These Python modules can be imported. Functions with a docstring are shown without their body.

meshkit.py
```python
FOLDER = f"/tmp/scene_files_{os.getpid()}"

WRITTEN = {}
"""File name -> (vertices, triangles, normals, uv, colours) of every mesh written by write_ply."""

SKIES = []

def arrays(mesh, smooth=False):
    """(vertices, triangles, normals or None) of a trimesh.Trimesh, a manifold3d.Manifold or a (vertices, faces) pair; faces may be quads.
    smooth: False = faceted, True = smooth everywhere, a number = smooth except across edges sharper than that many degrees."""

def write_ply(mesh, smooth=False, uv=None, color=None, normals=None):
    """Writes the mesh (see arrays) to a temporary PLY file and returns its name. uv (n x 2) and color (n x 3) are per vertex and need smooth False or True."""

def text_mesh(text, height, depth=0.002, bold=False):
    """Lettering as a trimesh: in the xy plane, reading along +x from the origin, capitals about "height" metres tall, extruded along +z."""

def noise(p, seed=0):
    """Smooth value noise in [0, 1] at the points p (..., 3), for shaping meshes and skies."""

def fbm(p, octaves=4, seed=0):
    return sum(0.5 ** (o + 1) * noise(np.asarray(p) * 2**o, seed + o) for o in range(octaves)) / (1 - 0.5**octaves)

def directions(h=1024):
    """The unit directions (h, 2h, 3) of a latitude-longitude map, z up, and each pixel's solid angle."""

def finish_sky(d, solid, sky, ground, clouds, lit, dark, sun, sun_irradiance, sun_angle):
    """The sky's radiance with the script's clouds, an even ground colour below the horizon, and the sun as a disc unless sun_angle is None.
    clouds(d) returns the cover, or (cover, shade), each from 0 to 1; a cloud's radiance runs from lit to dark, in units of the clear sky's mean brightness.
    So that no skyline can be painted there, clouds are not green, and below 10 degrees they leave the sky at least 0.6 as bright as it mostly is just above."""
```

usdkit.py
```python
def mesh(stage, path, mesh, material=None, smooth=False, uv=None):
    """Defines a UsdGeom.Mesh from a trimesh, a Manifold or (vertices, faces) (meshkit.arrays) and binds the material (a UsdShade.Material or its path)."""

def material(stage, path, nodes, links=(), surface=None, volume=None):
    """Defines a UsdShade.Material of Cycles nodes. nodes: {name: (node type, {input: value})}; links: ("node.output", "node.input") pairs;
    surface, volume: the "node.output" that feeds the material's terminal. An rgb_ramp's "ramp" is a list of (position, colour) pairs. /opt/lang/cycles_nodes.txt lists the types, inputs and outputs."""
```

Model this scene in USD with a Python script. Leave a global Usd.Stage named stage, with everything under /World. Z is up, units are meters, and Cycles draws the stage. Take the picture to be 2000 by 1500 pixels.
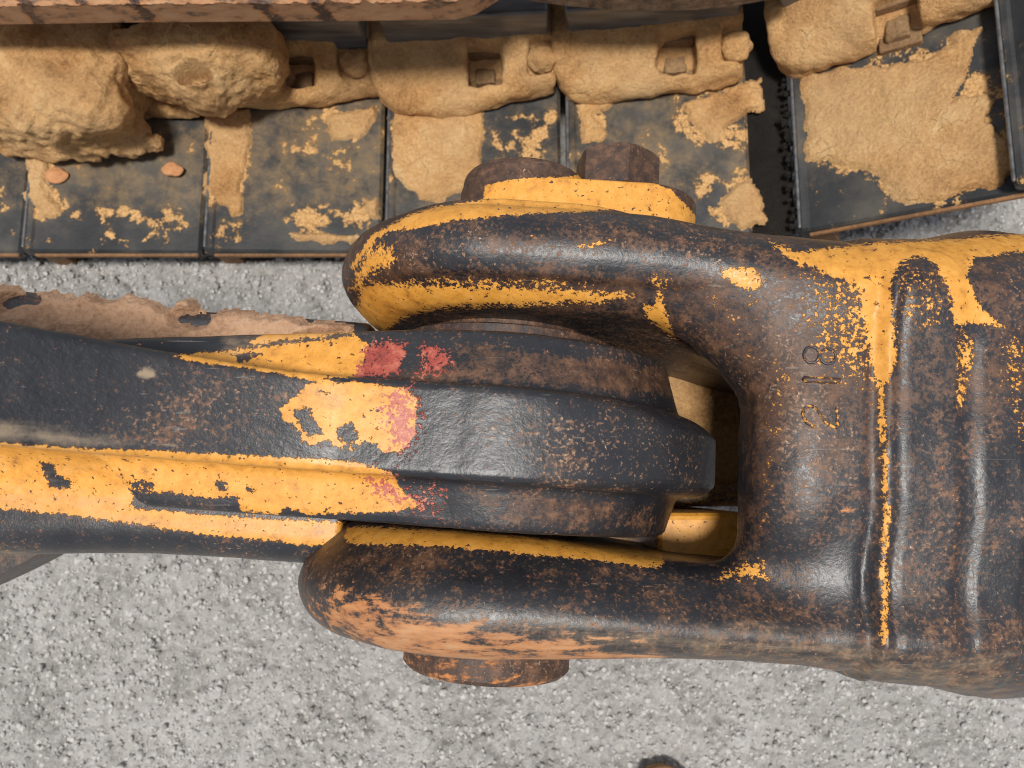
import math, numpy as np, trimesh, shapely, usdkit
from meshkit import noise, fbm
from scipy.ndimage import gaussian_filter
from pxr import Usd, UsdGeom, UsdLux, UsdShade, Gf, Vt, Sdf

stage = Usd.Stage.CreateInMemory()
UsdGeom.SetStageUpAxis(stage, "Z"); UsdGeom.SetStageMetersPerUnit(stage, 1.0)
UsdGeom.Xform.Define(stage, "/World"); UsdGeom.Scope.Define(stage, "/World/Looks")
T = Sdf.ValueTypeNames
RNG = np.random.default_rng(7)

# ------------------------------------------------------------------ camera
H, TILT = 0.95, math.radians(8.0)          # a phone held 0.95 m above the gravel, looking almost straight down
FPX = 1443.0                               # focal length in pixels of the 2000 px wide picture
CT, ST = math.cos(TILT), math.sin(TILT)
cam = UsdGeom.Camera.Define(stage, "/World/camera")
cam.AddTranslateOp().Set(Gf.Vec3d(0, 0, H)); cam.AddRotateXOp().Set(math.degrees(TILT))
cam.CreateFocalLengthAttr(5.7); cam.CreateHorizontalApertureAttr(5.7 * 2000 / FPX); cam.CreateVerticalApertureAttr(5.7 * 1500 / FPX)
cam.CreateFStopAttr(2.4); cam.CreateFocusDistanceAttr(0.46); cam.CreateClippingRangeAttr(Gf.Vec2f(0.02, 100))
cam.CreateExposureAttr(1.48)

# ------------------------------------------------------------------ light: hazy midday light, the sun high and towards the bottom of the picture
AZ, EL = math.radians(-155), math.radians(80)      # azimuth from +y towards +x
sd = np.array([math.sin(AZ) * math.cos(EL), math.cos(AZ) * math.cos(EL), math.sin(EL)])
sun = UsdLux.DistantLight.Define(stage, "/World/sun")
sun.CreateIntensityAttr(0.4); sun.CreateAngleAttr(10.0); sun.CreateNormalizeAttr(True); sun.CreateColorAttr(Gf.Vec3f(1.0, 0.96, 0.9))
sun.AddRotateZOp().Set(-math.degrees(AZ)); sun.AddRotateXOp().Set(-(90 - math.degrees(EL)))
usdkit.material(stage, "/World/Looks/sky_look", {
    "sky": ("sky_texture", {"sky_type": "single_scattering", "sun_disc": False, "sun_elevation": EL, "sun_rotation": AZ, "aerosol_density": 2.0}),
    "tc": ("texture_coordinate", {}), "cl": ("noise_texture", {"scale": 2.2, "detail": 6.0, "roughness": 0.6}),
    "cf": ("map_range", {"range_type": "smoothstep", "from_min": 0.32, "from_max": 0.62, "to_min": 0.25, "to_max": 0.9, "clamp": True}),
    "cc": ("color", {"value": (2.6, 2.6, 2.65)}), "mx": ("mix", {"mix_type": "mix"}),
    "bg": ("background_shader", {"strength": 0.066})}, [("tc.generated", "cl.vector"), ("cl.fac", "cf.value"), ("cf.result", "mx.fac"), ("sky.color", "mx.color1"), ("cc.color", "mx.color2"), ("mx.color", "bg.color")], surface="bg.background")
sky = UsdLux.DomeLight.Define(stage, "/World/sky"); sky.CreateIntensityAttr(1.0)
UsdShade.MaterialBindingAPI.Apply(sky.GetPrim()).Bind(UsdShade.Material.Get(stage, "/World/Looks/sky_look"))
sky.GetPrim().SetCustomDataByKey("kind", "structure")

# ------------------------------------------------------------------ small helpers
def ray(px, py):
    X, Y = (np.asarray(px, float) - 1000) / FPX, (750 - np.asarray(py, float)) / FPX
    return np.stack([X, Y * CT + ST, Y * ST - CT], -1)

def at(px, py, z):                         # where the sight line of a photo pixel meets the height z
    d = ray(px, py); t = (z - H) / d[..., 2]
    return np.stack([d[..., 0] * t, d[..., 1] * t], -1)

def chart(p):                              # plan chart used to lay out the paint marks (photo pixels)
    y, z = p[:, 1], p[:, 2] - H
    f = y * ST - z * CT
    return np.stack([1000 + FPX * p[:, 0] / f, 750 - FPX * (y * CT + z * ST) / f], 1)

used = {}
def numbered(parent, name):
    k = used.get((parent, name), 0); used[(parent, name)] = k + 1
    return f"{parent}/{name}" if k == 0 else f"{parent}/{name}_{k:03d}"

def tag(prim, label=None, cat=None, group=None, kind=None):
    for k, v in (("label", label), ("category", cat), ("group", group), ("kind", kind)):
        if v: prim.SetCustomDataByKey(k, v)
    return prim

ORIGIN = {}
def thing(name, label, cat, loc=(0, 0, 0), group=None, kind=None):
    path = numbered("/World", name)
    x = UsdGeom.Xform.Define(stage, path); x.AddTranslateOp().Set(Gf.Vec3d(*map(float, loc)))
    ORIGIN[path] = np.array(loc, float); tag(x.GetPrim(), label, cat, group, kind)
    return path

def obj(name, mesh, mat, parent="/World", smooth=False, marks=None, label=None, cat=None, group=None, kind=None):
    """mesh is given in world coordinates; it is stored relative to its thing's base."""
    path = numbered(parent, name)
    top = "/".join(parent.split("/")[:3])
    off = ORIGIN.get(top, np.zeros(3))
    if hasattr(mesh, "vertices"): v, f = np.array(mesh.vertices), np.array(mesh.faces)
    else: v, f = np.asarray(mesh[0], float), np.asarray(mesh[1])
    m = usdkit.mesh(stage, path, (v - off, f), "/World/Looks/" + mat, smooth=smooth)
    if marks is not None:
        pv = UsdGeom.PrimvarsAPI(m)
        for k, a in marks.items():
            pv.CreatePrimvar(k, T.Color3fArray, "vertex").Set(Vt.Vec3fArray.FromNumpy(np.asarray(a, np.float32)))
    tag(m.GetPrim(), label, cat, group, kind)
    return path

def nets(fn, lo, hi, h, refine=2):
    """Naive surface nets of the zero level of fn on a grid; vertices are then pulled onto the level set."""
    lo, hi = np.array(lo, float), np.array(hi, float)
    n = np.ceil((hi - lo) / h).astype(int) + 1
    ax = [lo[k] + h * np.arange(n[k]) for k in range(3)]
    F = np.concatenate([fn(*np.meshgrid(ax[0][i:i + 40], ax[1], ax[2], indexing="ij")).astype(np.float32) for i in range(0, n[0], 40)])
    S = F < 0
    c = np.zeros(n - 1, np.uint8)
    for a, b, d in np.ndindex(2, 2, 2):
        c += S[a:n[0] - 1 + a, b:n[1] - 1 + b, d:n[2] - 1 + d]
    cells = np.argwhere((c > 0) & (c < 8))
    idx = np.full(n - 1, -1, np.int64); idx[tuple(cells.T)] = np.arange(len(cells))
    acc, cnt = np.zeros((len(cells), 3)), np.zeros(len(cells))
    corners = list(np.ndindex(2, 2, 2))
    for a in corners:
        for k in range(3):
            if a[k] == 0:
                b = list(a); b[k] = 1
                fa, fb = F[tuple((cells + a).T)], F[tuple((cells + b).T)]
                m = (fa < 0) != (fb < 0)
                t = np.where(m, fa / np.where(m, fa - fb, 1), 0)
                p = np.array(a, float)[None] + t[:, None] * (np.array(b) - np.array(a))
                acc[m] += p[m]; cnt[m] += 1
    v = lo + h * (cells + acc / cnt[:, None])
    quads = []
    for k in range(3):
        i, j = (k + 1) % 3, (k + 2) % 3
        s0 = [slice(None)] * 3; s1 = [slice(None)] * 3
        s0[k] = slice(0, n[k] - 1); s1[k] = slice(1, n[k])
        A, B = S[tuple(s0)], S[tuple(s1)]
        e = np.argwhere(A != B)
        e = e[(e[:, i] > 0) & (e[:, j] > 0) & (e[:, i] < n[i] - 1) & (e[:, j] < n[j] - 1)]
        q = []
        for di, dj in ((1, 1), (0, 1), (0, 0), (1, 0)):
            g = e.copy(); g[:, i] -= di; g[:, j] -= dj
            q.append(idx[tuple(g.T)])
        q = np.stack(q, 1)
        flip = ~A[tuple(e.T)]
        q[flip] = q[flip][:, ::-1]
        quads.append(q)
    q = np.vstack(quads)
    for _ in range(refine):
        e = h * 0.3
        g = np.stack([fn(*(v + e * np.eye(3)[k]).T) - fn(*(v - e * np.eye(3)[k]).T) for k in range(3)], 1) / (2 * e)
        d = fn(*v.T)
        v = v - np.clip(d / np.maximum((g * g).sum(1), 0.2), -h, h)[:, None] * g * 0.8
    return v, np.vstack([q[:, [0, 1, 2]], q[:, [0, 2, 3]]])

def normals(v, f):
    n = np.zeros_like(v); c = np.cross(v[f[:, 1]] - v[f[:, 0]], v[f[:, 2]] - v[f[:, 0]])
    for k in range(3): np.add.at(n, f[:, k], c)
    return n / np.maximum(np.linalg.norm(n, axis=1, keepdims=True), 1e-12)

def smin(a, b, k):
    h = np.clip(0.5 + 0.5 * (b - a) / k, 0, 1)
    return b * (1 - h) + a * h - k * h * (1 - h)
def smax(a, b, k): return -smin(-a, -b, k)
def rint(a, b, r):                          # rounded intersection
    x, y = a + r, b + r
    return np.minimum(np.maximum(x, y), 0) + np.hypot(np.maximum(x, 0), np.maximum(y, 0)) - r
def step(x, a, b):
    t = np.clip((x - a) / (b - a), 0, 1); return t * t * (3 - 2 * t)

def inside(q, poly):                        # signed distance (positive inside) of points q to a polygon
    poly = np.asarray(poly, float); d = np.full(len(q), 1e18); odd = np.zeros(len(q), bool)
    for a, b in zip(poly, np.roll(poly, -1, 0)):
        e = b - a; w = q - a
        t = np.clip((w @ e) / max(e @ e, 1e-12), 0, 1)
        d = np.minimum(d, ((w - t[:, None] * e) ** 2).sum(1))
        cr = ((a[1] > q[:, 1]) != (b[1] > q[:, 1]))
        with np.errstate(divide="ignore", invalid="ignore"):
            xi = a[0] + (q[:, 1] - a[1]) * e[0] / (e[1] if e[1] else 1e-12)
        odd ^= cr & (q[:, 0] < xi)
    return np.where(odd, 1, -1) * np.sqrt(d)

def line(q, pts):                           # distance of points q to a polyline
    d = np.full(len(q), 1e18); pts = np.asarray(pts, float)
    for a, b in zip(pts[:-1], pts[1:]):
        e = b - a; w = q - a; t = np.clip((w @ e) / max(e @ e, 1e-12), 0, 1)
        d = np.minimum(d, ((w - t[:, None] * e) ** 2).sum(1))
    return np.sqrt(d)

def lay(v, spec, base):
    """Paint and rust fields of a casting: base levels, then marks in order. ops: add / cut / level."""
    q = chart(v); out = {k: np.full(len(v), float(base.get(k, 0))) for k in ("yellow", "red", "rust", "brown", "dust", "fleck")}
    for ch, op, shape, soft, val in spec:
        s = inside(q, shape) if op[0] != "l" else val_w - line(q, shape) if False else inside(q, shape)
        t = np.clip(0.5 + s / (2.0 * soft), 0, 1)
        if op == "add": out[ch] = np.maximum(out[ch], t * val)
        elif op == "cut": out[ch] = np.minimum(out[ch], 1 - t * val)
        else: out[ch] = out[ch] * (1 - t) + val * t
    return out
def pack(o): return {"marks_a": np.stack([o["yellow"], o["red"], o["rust"]], 1), "marks_b": np.stack([o["brown"], o["dust"], o["fleck"]], 1)}
def strip(pts, w):                          # a band of width w about a polyline, as a polygon
    return np.array(shapely.LineString(pts).buffer(w / 2).exterior.coords)

def box(x0, x1, y0, y1, z0, z1, r=0.0):
    if r <= 0:
        m = trimesh.creation.box(extents=(x1 - x0, y1 - y0, z1 - z0)); m.apply_translation(((x0 + x1) / 2, (y0 + y1) / 2, (z0 + z1) / 2)); return m
    import manifold3d as m3
    s = m3.Manifold.sphere(r, 12)
    h = m3.Manifold.batch_hull([s.translate((x, y, z)) for x in (x0 + r, x1 - r) for y in (y0 + r, y1 - r) for z in (z0 + r, z1 - r)]).to_mesh()
    return trimesh.Trimesh(h.vert_properties[:, :3], h.tri_verts, process=False)

# ------------------------------------------------------------------ materials
def M(name, nodes, links, **k): usdkit.material(stage, "/World/Looks/" + name, nodes, links, **k)

def worn(name, steel=((0.008, 0.0085, 0.0105), (0.028, 0.028, 0.031)), rough=0.38):
    """Worn machine steel: bare blue-black metal, brown oxide, flecks, then chipped yellow, red primer and orange rust from the mesh's marks."""
    n = {"geo": ("geometry", {}), "a": ("attribute", {"attribute": "marks_a"}), "b": ("attribute", {"attribute": "marks_b"}),
         "sa": ("separate_color", {"color_type": "rgb"}), "sb": ("separate_color", {"color_type": "rgb"}),
         "big": ("noise_texture", {"scale": 16.0, "detail": 7.0, "roughness": 0.65}),
         "mid": ("noise_texture", {"scale": 110.0, "detail": 10.0, "roughness": 0.74}),
         "fine": ("noise_texture", {"scale": 430.0, "detail": 4.0, "roughness": 0.65}),
         "pit": ("noise_texture", {"scale": 300.0, "detail": 5.0, "roughness": 0.6}),
         "map": ("mapping", {"scale": (0.22, 1.0, 0.6)}),
         "streak": ("noise_texture", {"scale": 160.0, "detail": 6.0, "roughness": 0.65}),
         "chip": ("voronoi_texture", {"scale": 120.0, "randomness": 1.0}),
         "steel": ("rgb_ramp", {"ramp": [(0.3, steel[0]), (0.7, steel[1])]}),
         "brownc": ("rgb_ramp", {"ramp": [(0.3, (0.014, 0.008, 0.006)), (0.5, (0.06, 0.03, 0.017)), (0.62, (0.12, 0.060, 0.032)), (0.75, (0.22, 0.125, 0.066))]}),
         "yell": ("rgb_ramp", {"ramp": [(0.30, (0.26, 0.115, 0.025)), (0.42, (0.50, 0.22, 0.03)), (0.55, (0.60, 0.275, 0.042)), (0.72, (0.64, 0.33, 0.085))]}),
         "redc": ("rgb_ramp", {"ramp": [(0.32, (0.13, 0.026, 0.02)), (0.5, (0.31, 0.055, 0.038)), (0.68, (0.46, 0.17, 0.10))]}),
         "rustc": ("rgb_ramp", {"ramp": [(0.3, (0.10, 0.05, 0.025)), (0.46, (0.29, 0.105, 0.03)), (0.7, (0.46, 0.19, 0.06))]}),
         }
    L = [("geo.position", "map.vector"), ("map.vector", "streak.vector"), ("a.color", "sa.color"), ("b.color", "sb.color"),
         ("big.fac", "steel.fac"), ("mid.fac", "brownc.fac"), ("mid.fac", "yell.fac"), ("mid.fac", "redc.fac"), ("streak.fac", "rustc.fac")]
    for k in ("big", "mid", "fine", "pit", "chip"): L.append(("geo.position", f"{k}.vector"))
    def math_(nm, t, **kw):
        n[nm] = ("math", {"math_type": t, **{k: v for k, v in kw.items() if not isinstance(v, str)}})
        for k, v in kw.items():
            if isinstance(v, str): L.append((v, f"{nm}.{k}"))
        return nm + ".value"
    def thr(nm, field, noise_, amp, lo=0.46, hi=0.54):
        c = math_(nm + "1", "subtract", value1=noise_, value2=0.5)
        d = math_(nm + "2", "multiply_add", value1=c, value2=amp, value3=field)
        n[nm] = ("map_range", {"range_type": "smoothstep", "from_min": lo, "from_max": hi, "to_min": 0.0, "to_max": 1.0, "clamp": True}); L.append((d, nm + ".value"))
        return nm + ".result"
    def over(nm, fac, a, b):
        n[nm] = ("mix", {"mix_type": "mix"}); L.extend([(fac, nm + ".fac"), (a, nm + ".color1"), (b, nm + ".color2")]); return nm + ".color"
    nz = math_("nz", "multiply_add", value1="fine.fac", value2=0.6, value3=math_("nz0", "multiply", value1="mid.fac", value2=0.4))
    nst = math_("nst", "multiply_add", value1="streak.fac", value2=0.6, value3=math_("ns0", "multiply", value1="mid.fac", value2=0.4))
    tb = thr("tb", math_("tb0", "multiply_add", value1=math_("bgb", "subtract", value1="big.fac", value2=0.5), value2=1.35, value3="sb.r"), nz, 2.6, 0.35, 0.65)
    col = over("c1", tb, "steel.color", "brownc.color")
    tf0 = math_("tf0", "multiply_add", value1="sb.b", value2=0.30, value3=0.06)
    tf = thr("tf", math_("tf00", "multiply_add", value1=math_("bgm", "subtract", value1="big.fac", value2=0.5), value2=1.1, value3=tf0), "fine.fac", 2.6, 0.46, 0.66)
    n["fleckc"] = ("rgb_ramp", {"ramp": [(0.35, (0.10, 0.05, 0.03)), (0.6, (0.24, 0.14, 0.08)), (0.75, (0.55, 0.45, 0.34))]}); L.append(("pit.fac", "fleckc.fac"))
    col = over("c2", tf, col, "fleckc.color")
    n["halo"] = ("color", {"value": (0.055, 0.024, 0.016)})
    thal = thr("thal", "sa.r", nz, 2.4, 0.22, 0.46)
    col = over("c2h", math_("thal8", "multiply", value1=thal, value2=0.75), col, "halo.color")
    n["scm"] = ("mapping", {"scale": (0.05, 1.0, 0.4), "rotation": (0.0, 0.0, 0.2)}); n["scn"] = ("noise_texture", {"scale": 420.0, "detail": 2.0, "roughness": 0.5}); n["scc"] = ("color", {"value": (0.17, 0.15, 0.13)})
    L.extend([("geo.position", "scm.vector"), ("scm.vector", "scn.vector")])
    tsc = thr("tsc", math_("sc0", "multiply_add", value1="bgm.value", value2=0.5, value3=-0.02), "scn.fac", 2.2, 0.42, 0.62)
    col = over("c2s", math_("tsc7", "multiply", value1=tsc, value2=0.6), col, "scc.color")
    ty0 = thr("ty", "sa.r", nz, 2.4)
    n["chipm"] = ("map_range", {"range_type": "smoothstep", "from_min": 0.33, "from_max": 0.37, "to_min": 0.0, "to_max": 1.0, "clamp": True}); L.append(("pit.fac", "chipm.value"))
    ty = math_("tyc", "multiply", value1=ty0, value2="chipm.result")
    col = over("c3", ty, col, "yell.color")
    tr = thr("tr", "sa.g", nz, 3.6, 0.40, 0.60)
    col = over("c4", tr, col, "redc.color")
    to = thr("to", "sa.b", nst, 3.2, 0.40, 0.66)
    col = over("c5", to, col, "rustc.color")
    n["dustc"] = ("color", {"value": (0.33, 0.24, 0.15)})
    td = thr("td", "sb.g", nst, 1.3, 0.25, 0.9)
    td8 = math_("td8", "multiply", value1=td, value2=0.75)
    col = over("c6", td8, col, "dustc.color")
    r1 = math_("r1", "multiply_add", value1="pit.fac", value2=0.22, value3=rough - 0.11)
    r2 = math_("r2", "multiply_add", value1=tb, value2=0.18, value3=r1)
    r3 = math_("r3", "multiply_add", value1=to, value2=0.25, value3=r2)
    r4 = math_("r4", "multiply_add", value1=td, value2=0.25, value3=r3)
    r5 = math_("r5", "multiply_add", value1=ty, value2=0.06, value3=r4)
    h1 = math_("h1", "multiply_add", value1="fine.fac", value2=0.00030, value3=math_("h0", "multiply", value1="pit.fac", value2=0.00022))
    pt = math_("pt", "maximum", value1=ty, value2=tr)
    h1b = math_("h1b", "multiply", value1=h1, value2=math_("inv", "multiply_add", value1=pt, value2=-0.75, value3=1.0))
    h2 = math_("h2", "multiply_add", value1=pt, value2=0.0007, value3=h1b)
    n["bump"] = ("bump", {"strength": 0.75, "distance": 1.0}); L.append((h2, "bump.height"))
    n["p"] = ("principled_bsdf", {"specular_ior_level": 0.5})
    L += [(col, "p.base_color"), (r5, "p.roughness"), ("bump.normal", "p.normal")]
    M(name, n, L, surface="p.BSDF")
worn("worn_steel")
worn("bolt_steel", ((0.016, 0.012, 0.013), (0.05, 0.036, 0.034)), 0.5)

def rocky(name, ramp, scale, rough=0.9, bump=0.002, crack=False):
    n = {"geo": ("geometry", {}), "a": ("noise_texture", {"scale": scale * 0.35, "detail": 10.0, "roughness": 0.72, "distortion": 0.6}),
         "b": ("noise_texture", {"scale": scale * 7, "detail": 6.0, "roughness": 0.7}),
         "mx": ("math", {"math_type": "multiply_add", "value2": 0.42}), "hf": ("math", {"math_type": "multiply", "value2": 0.58}),
         "r": ("rgb_ramp", {"ramp": ramp}), "hh": ("math", {"math_type": "multiply", "value2": bump}),
         "bp": ("bump", {"strength": 0.9, "distance": 1.0}), "p": ("principled_bsdf", {"roughness": rough, "specular_ior_level": 0.25})}
    L = [("geo.position", "a.vector"), ("geo.position", "b.vector"), ("a.fac", "hf.value1"), ("b.fac", "mx.value1"), ("hf.value", "mx.value3"), ("mx.value", "r.fac"),
         ("b.fac", "hh.value1"), ("hh.value", "bp.height"), ("bp.normal", "p.normal"), ("r.color", "p.base_color")]
    if crack:                              # dried-mud tones drift over a hand's breadth; hairline cracks and embedded grit
        n.update({"wob": ("noise_texture", {"scale": 60.0, "detail": 4.0}), "wv": ("mix", {"mix_type": "linear_light", "fac": 0.012}),
            "vo": ("voronoi_texture", {"scale": 26.0, "feature": "distance_to_edge"}), "vc": ("map_range", {"from_min": 0.0, "from_max": 0.035, "to_min": 0.0, "to_max": 1.0, "clamp": True}),
            "lowf": ("noise_texture", {"scale": 9.0, "detail": 3.0}), "lm": ("map_range", {"from_min": 0.40, "from_max": 0.66, "to_min": 0.0, "to_max": 0.40, "clamp": True}),
            "gc": ("color", {"value": (0.52, 0.37, 0.20)}), "cm": ("mix", {"mix_type": "mix"}), "hc": ("math", {"math_type": "multiply_add", "value2": 0.0016}),
            "msk": ("map_range", {"from_min": 0.5, "from_max": 0.62, "to_min": 1.0, "to_max": 0.0, "clamp": True}), "vm": ("math", {"math_type": "maximum"})})
        L = [l for l in L if l not in (("r.color", "p.base_color"), ("hh.value", "bp.height"))] + [("geo.position", "wob.vector"), ("geo.position", "wv.color1"), ("wob.color", "wv.color2"), ("wv.color", "vo.vector"), ("vo.distance", "vc.value"),
            ("geo.position", "lowf.vector"), ("lowf.fac", "lm.value"), ("lm.result", "cm.fac"), ("r.color", "cm.color1"), ("gc.color", "cm.color2"), ("cm.color", "p.base_color"),
            ("a.fac", "msk.value"), ("vc.result", "vm.value1"), ("msk.result", "vm.value2"), ("vm.value", "hc.value1"), ("hh.value", "hc.value3"), ("hc.value", "bp.height")]
    M(name, n, L, surface="p.BSDF")
rocky("mud", [(0.35, (0.20, 0.098, 0.036)), (0.45, (0.38, 0.20, 0.075)), (0.54, (0.52, 0.295, 0.118)), (0.63, (0.60, 0.40, 0.20)), (0.74, (0.68, 0.56, 0.38))], 42.0, bump=0.0042, crack=True)
rocky("mud_dark", [(0.3, (0.08, 0.046, 0.024)), (0.5, (0.20, 0.118, 0.058)), (0.7, (0.36, 0.23, 0.115))], 34.0, bump=0.0035)  # for the sunk nuts and the plates that stand for shade in their pockets
rocky("mud_pink", [(0.3, (0.17, 0.09, 0.05)), (0.5, (0.42, 0.255, 0.155)), (0.7, (0.56, 0.39, 0.26))], 40.0, bump=0.003)
rocky("ground_look", [(0.34, (0.16, 0.15, 0.14)), (0.46, (0.31, 0.298, 0.28)), (0.58, (0.42, 0.405, 0.388)), (0.7, (0.52, 0.505, 0.485))], 24.0, bump=0.006)
rocky("rust_edge", [(0.3, (0.05, 0.03, 0.02)), (0.5, (0.16, 0.085, 0.04)), (0.7, (0.34, 0.16, 0.06))], 30.0, rough=0.7, bump=0.001)
rocky("chip_look", [(0.3, (0.30, 0.12, 0.05)), (0.5, (0.46, 0.22, 0.10)), (0.7, (0.55, 0.30, 0.15))], 40.0)
rocky("black_weld", [(0.3, (0.004, 0.004, 0.004)), (0.6, (0.02, 0.016, 0.013)), (0.75, (0.09, 0.06, 0.04))], 60.0, rough=0.45, bump=0.004)

M("stone_look", {"oi": ("object_info", {}), "geo": ("geometry", {}), "n": ("noise_texture", {"scale": 9.0, "detail": 3.0}), "n2": ("noise_texture", {"scale": 500.0, "detail": 3.0}),
    "s": ("math", {"math_type": "multiply_add", "value2": 0.62}), "s2": ("math", {"math_type": "multiply_add", "value2": 0.35, "value3": -0.04}),
    "r": ("rgb_ramp", {"ramp": [(0.1, (0.20, 0.19, 0.178)), (0.4, (0.35, 0.337, 0.32)), (0.75, (0.43, 0.415, 0.395)), (0.93, (0.52, 0.505, 0.485)), (0.98, (0.46, 0.36, 0.25))]}),
    "p": ("principled_bsdf", {"roughness": 0.85, "specular_ior_level": 0.3})},
  [("geo.position", "n.vector"), ("geo.position", "n2.vector"), ("n2.fac", "s2.value1"), ("oi.random", "s.value1"), ("s2.value", "s.value3"), ("s.value", "r.fac"), ("r.color", "p.base_color")], surface="p.BSDF")

# track plate: worn dark steel with a dried film of clay
M("track_steel", {"geo": ("geometry", {}), "a": ("attribute", {"attribute": "marks_a"}), "sa": ("separate_color", {"color_type": "rgb"}),
    "big": ("noise_texture", {"scale": 9.0, "detail": 5.0, "roughness": 0.6}), "mid": ("noise_texture", {"scale": 34.0, "detail": 10.0, "roughness": 0.72, "distortion": 0.15}), "fine": ("noise_texture", {"scale": 320.0, "detail": 4.0, "roughness": 0.6}),
    "st": ("rgb_ramp", {"ramp": [(0.3, (0.009, 0.010, 0.012)), (0.48, (0.024, 0.025, 0.026)), (0.7, (0.085, 0.075, 0.06))]}),
    "m1": ("math", {"math_type": "subtract", "value2": 0.5}), "m2": ("math", {"math_type": "multiply_add", "value2": 2.2}),
    "t": ("map_range", {"range_type": "smoothstep", "from_min": 0.47, "from_max": 0.55, "to_min": 0.0, "to_max": 1.0, "clamp": True}),
    "tm": ("rgb_ramp", {"ramp": [(0.35, (0.28, 0.15, 0.055)), (0.6, (0.50, 0.30, 0.125))]}),
    "film": ("math", {"math_type": "multiply_add", "value2": 2.0}), "film_t": ("map_range", {"range_type": "smoothstep", "from_min": 0.3, "from_max": 1.0, "to_min": 0.0, "to_max": 0.7, "clamp": True}),
    "fc": ("color", {"value": (0.22, 0.145, 0.07)}), "x1": ("mix", {"mix_type": "mix"}), "x2": ("mix", {"mix_type": "mix"}),
    "rg": ("math", {"math_type": "multiply_add", "value2": 0.35, "value3": 0.52}), "bh": ("math", {"math_type": "multiply", "value2": 0.0005}), "bh2": ("math", {"math_type": "multiply_add", "value2": 0.0008}),
    "bp": ("bump", {"strength": 0.7, "distance": 1.0}), "p": ("principled_bsdf", {"specular_ior_level": 0.3})},
  [("geo.position", "big.vector"), ("geo.position", "mid.vector"), ("geo.position", "fine.vector"), ("a.color", "sa.color"), ("big.fac", "st.fac"), ("mid.fac", "m1.value1"), ("m1.value", "m2.value1"), ("sa.r", "m2.value3"), ("m2.value", "t.value"),
   ("fine.fac", "tm.fac"), ("m1.value", "film.value1"), ("sa.g", "film.value3"), ("film.value", "film_t.value"), ("film_t.result", "x1.fac"), ("st.color", "x1.color1"), ("fc.color", "x1.color2"),
   ("t.result", "x2.fac"), ("x1.color", "x2.color1"), ("tm.color", "x2.color2"), ("x2.color", "p.base_color"), ("t.result", "rg.value1"), ("rg.value", "p.roughness"),
   ("fine.fac", "bh.value1"), ("t.result", "bh2.value1"), ("bh.value", "bh2.value3"), ("bh2.value", "bp.height"), ("bp.normal", "p.normal")], surface="p.BSDF")
M("rail_steel", {"geo": ("geometry", {}), "map": ("mapping", {"scale": (0.15, 1, 1)}), "n": ("noise_texture", {"scale": 120.0, "detail": 5.0}), "r": ("rgb_ramp", {"ramp": [(0.3, (0.05, 0.052, 0.056)), (0.7, (0.15, 0.15, 0.15))]}),
    "p": ("principled_bsdf", {"metallic": 0.25, "roughness": 0.32, "specular_ior_level": 0.8})}, [("geo.position", "map.vector"), ("map.vector", "n.vector"), ("n.fac", "r.fac"), ("r.color", "p.base_color")], surface="p.BSDF")

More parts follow.
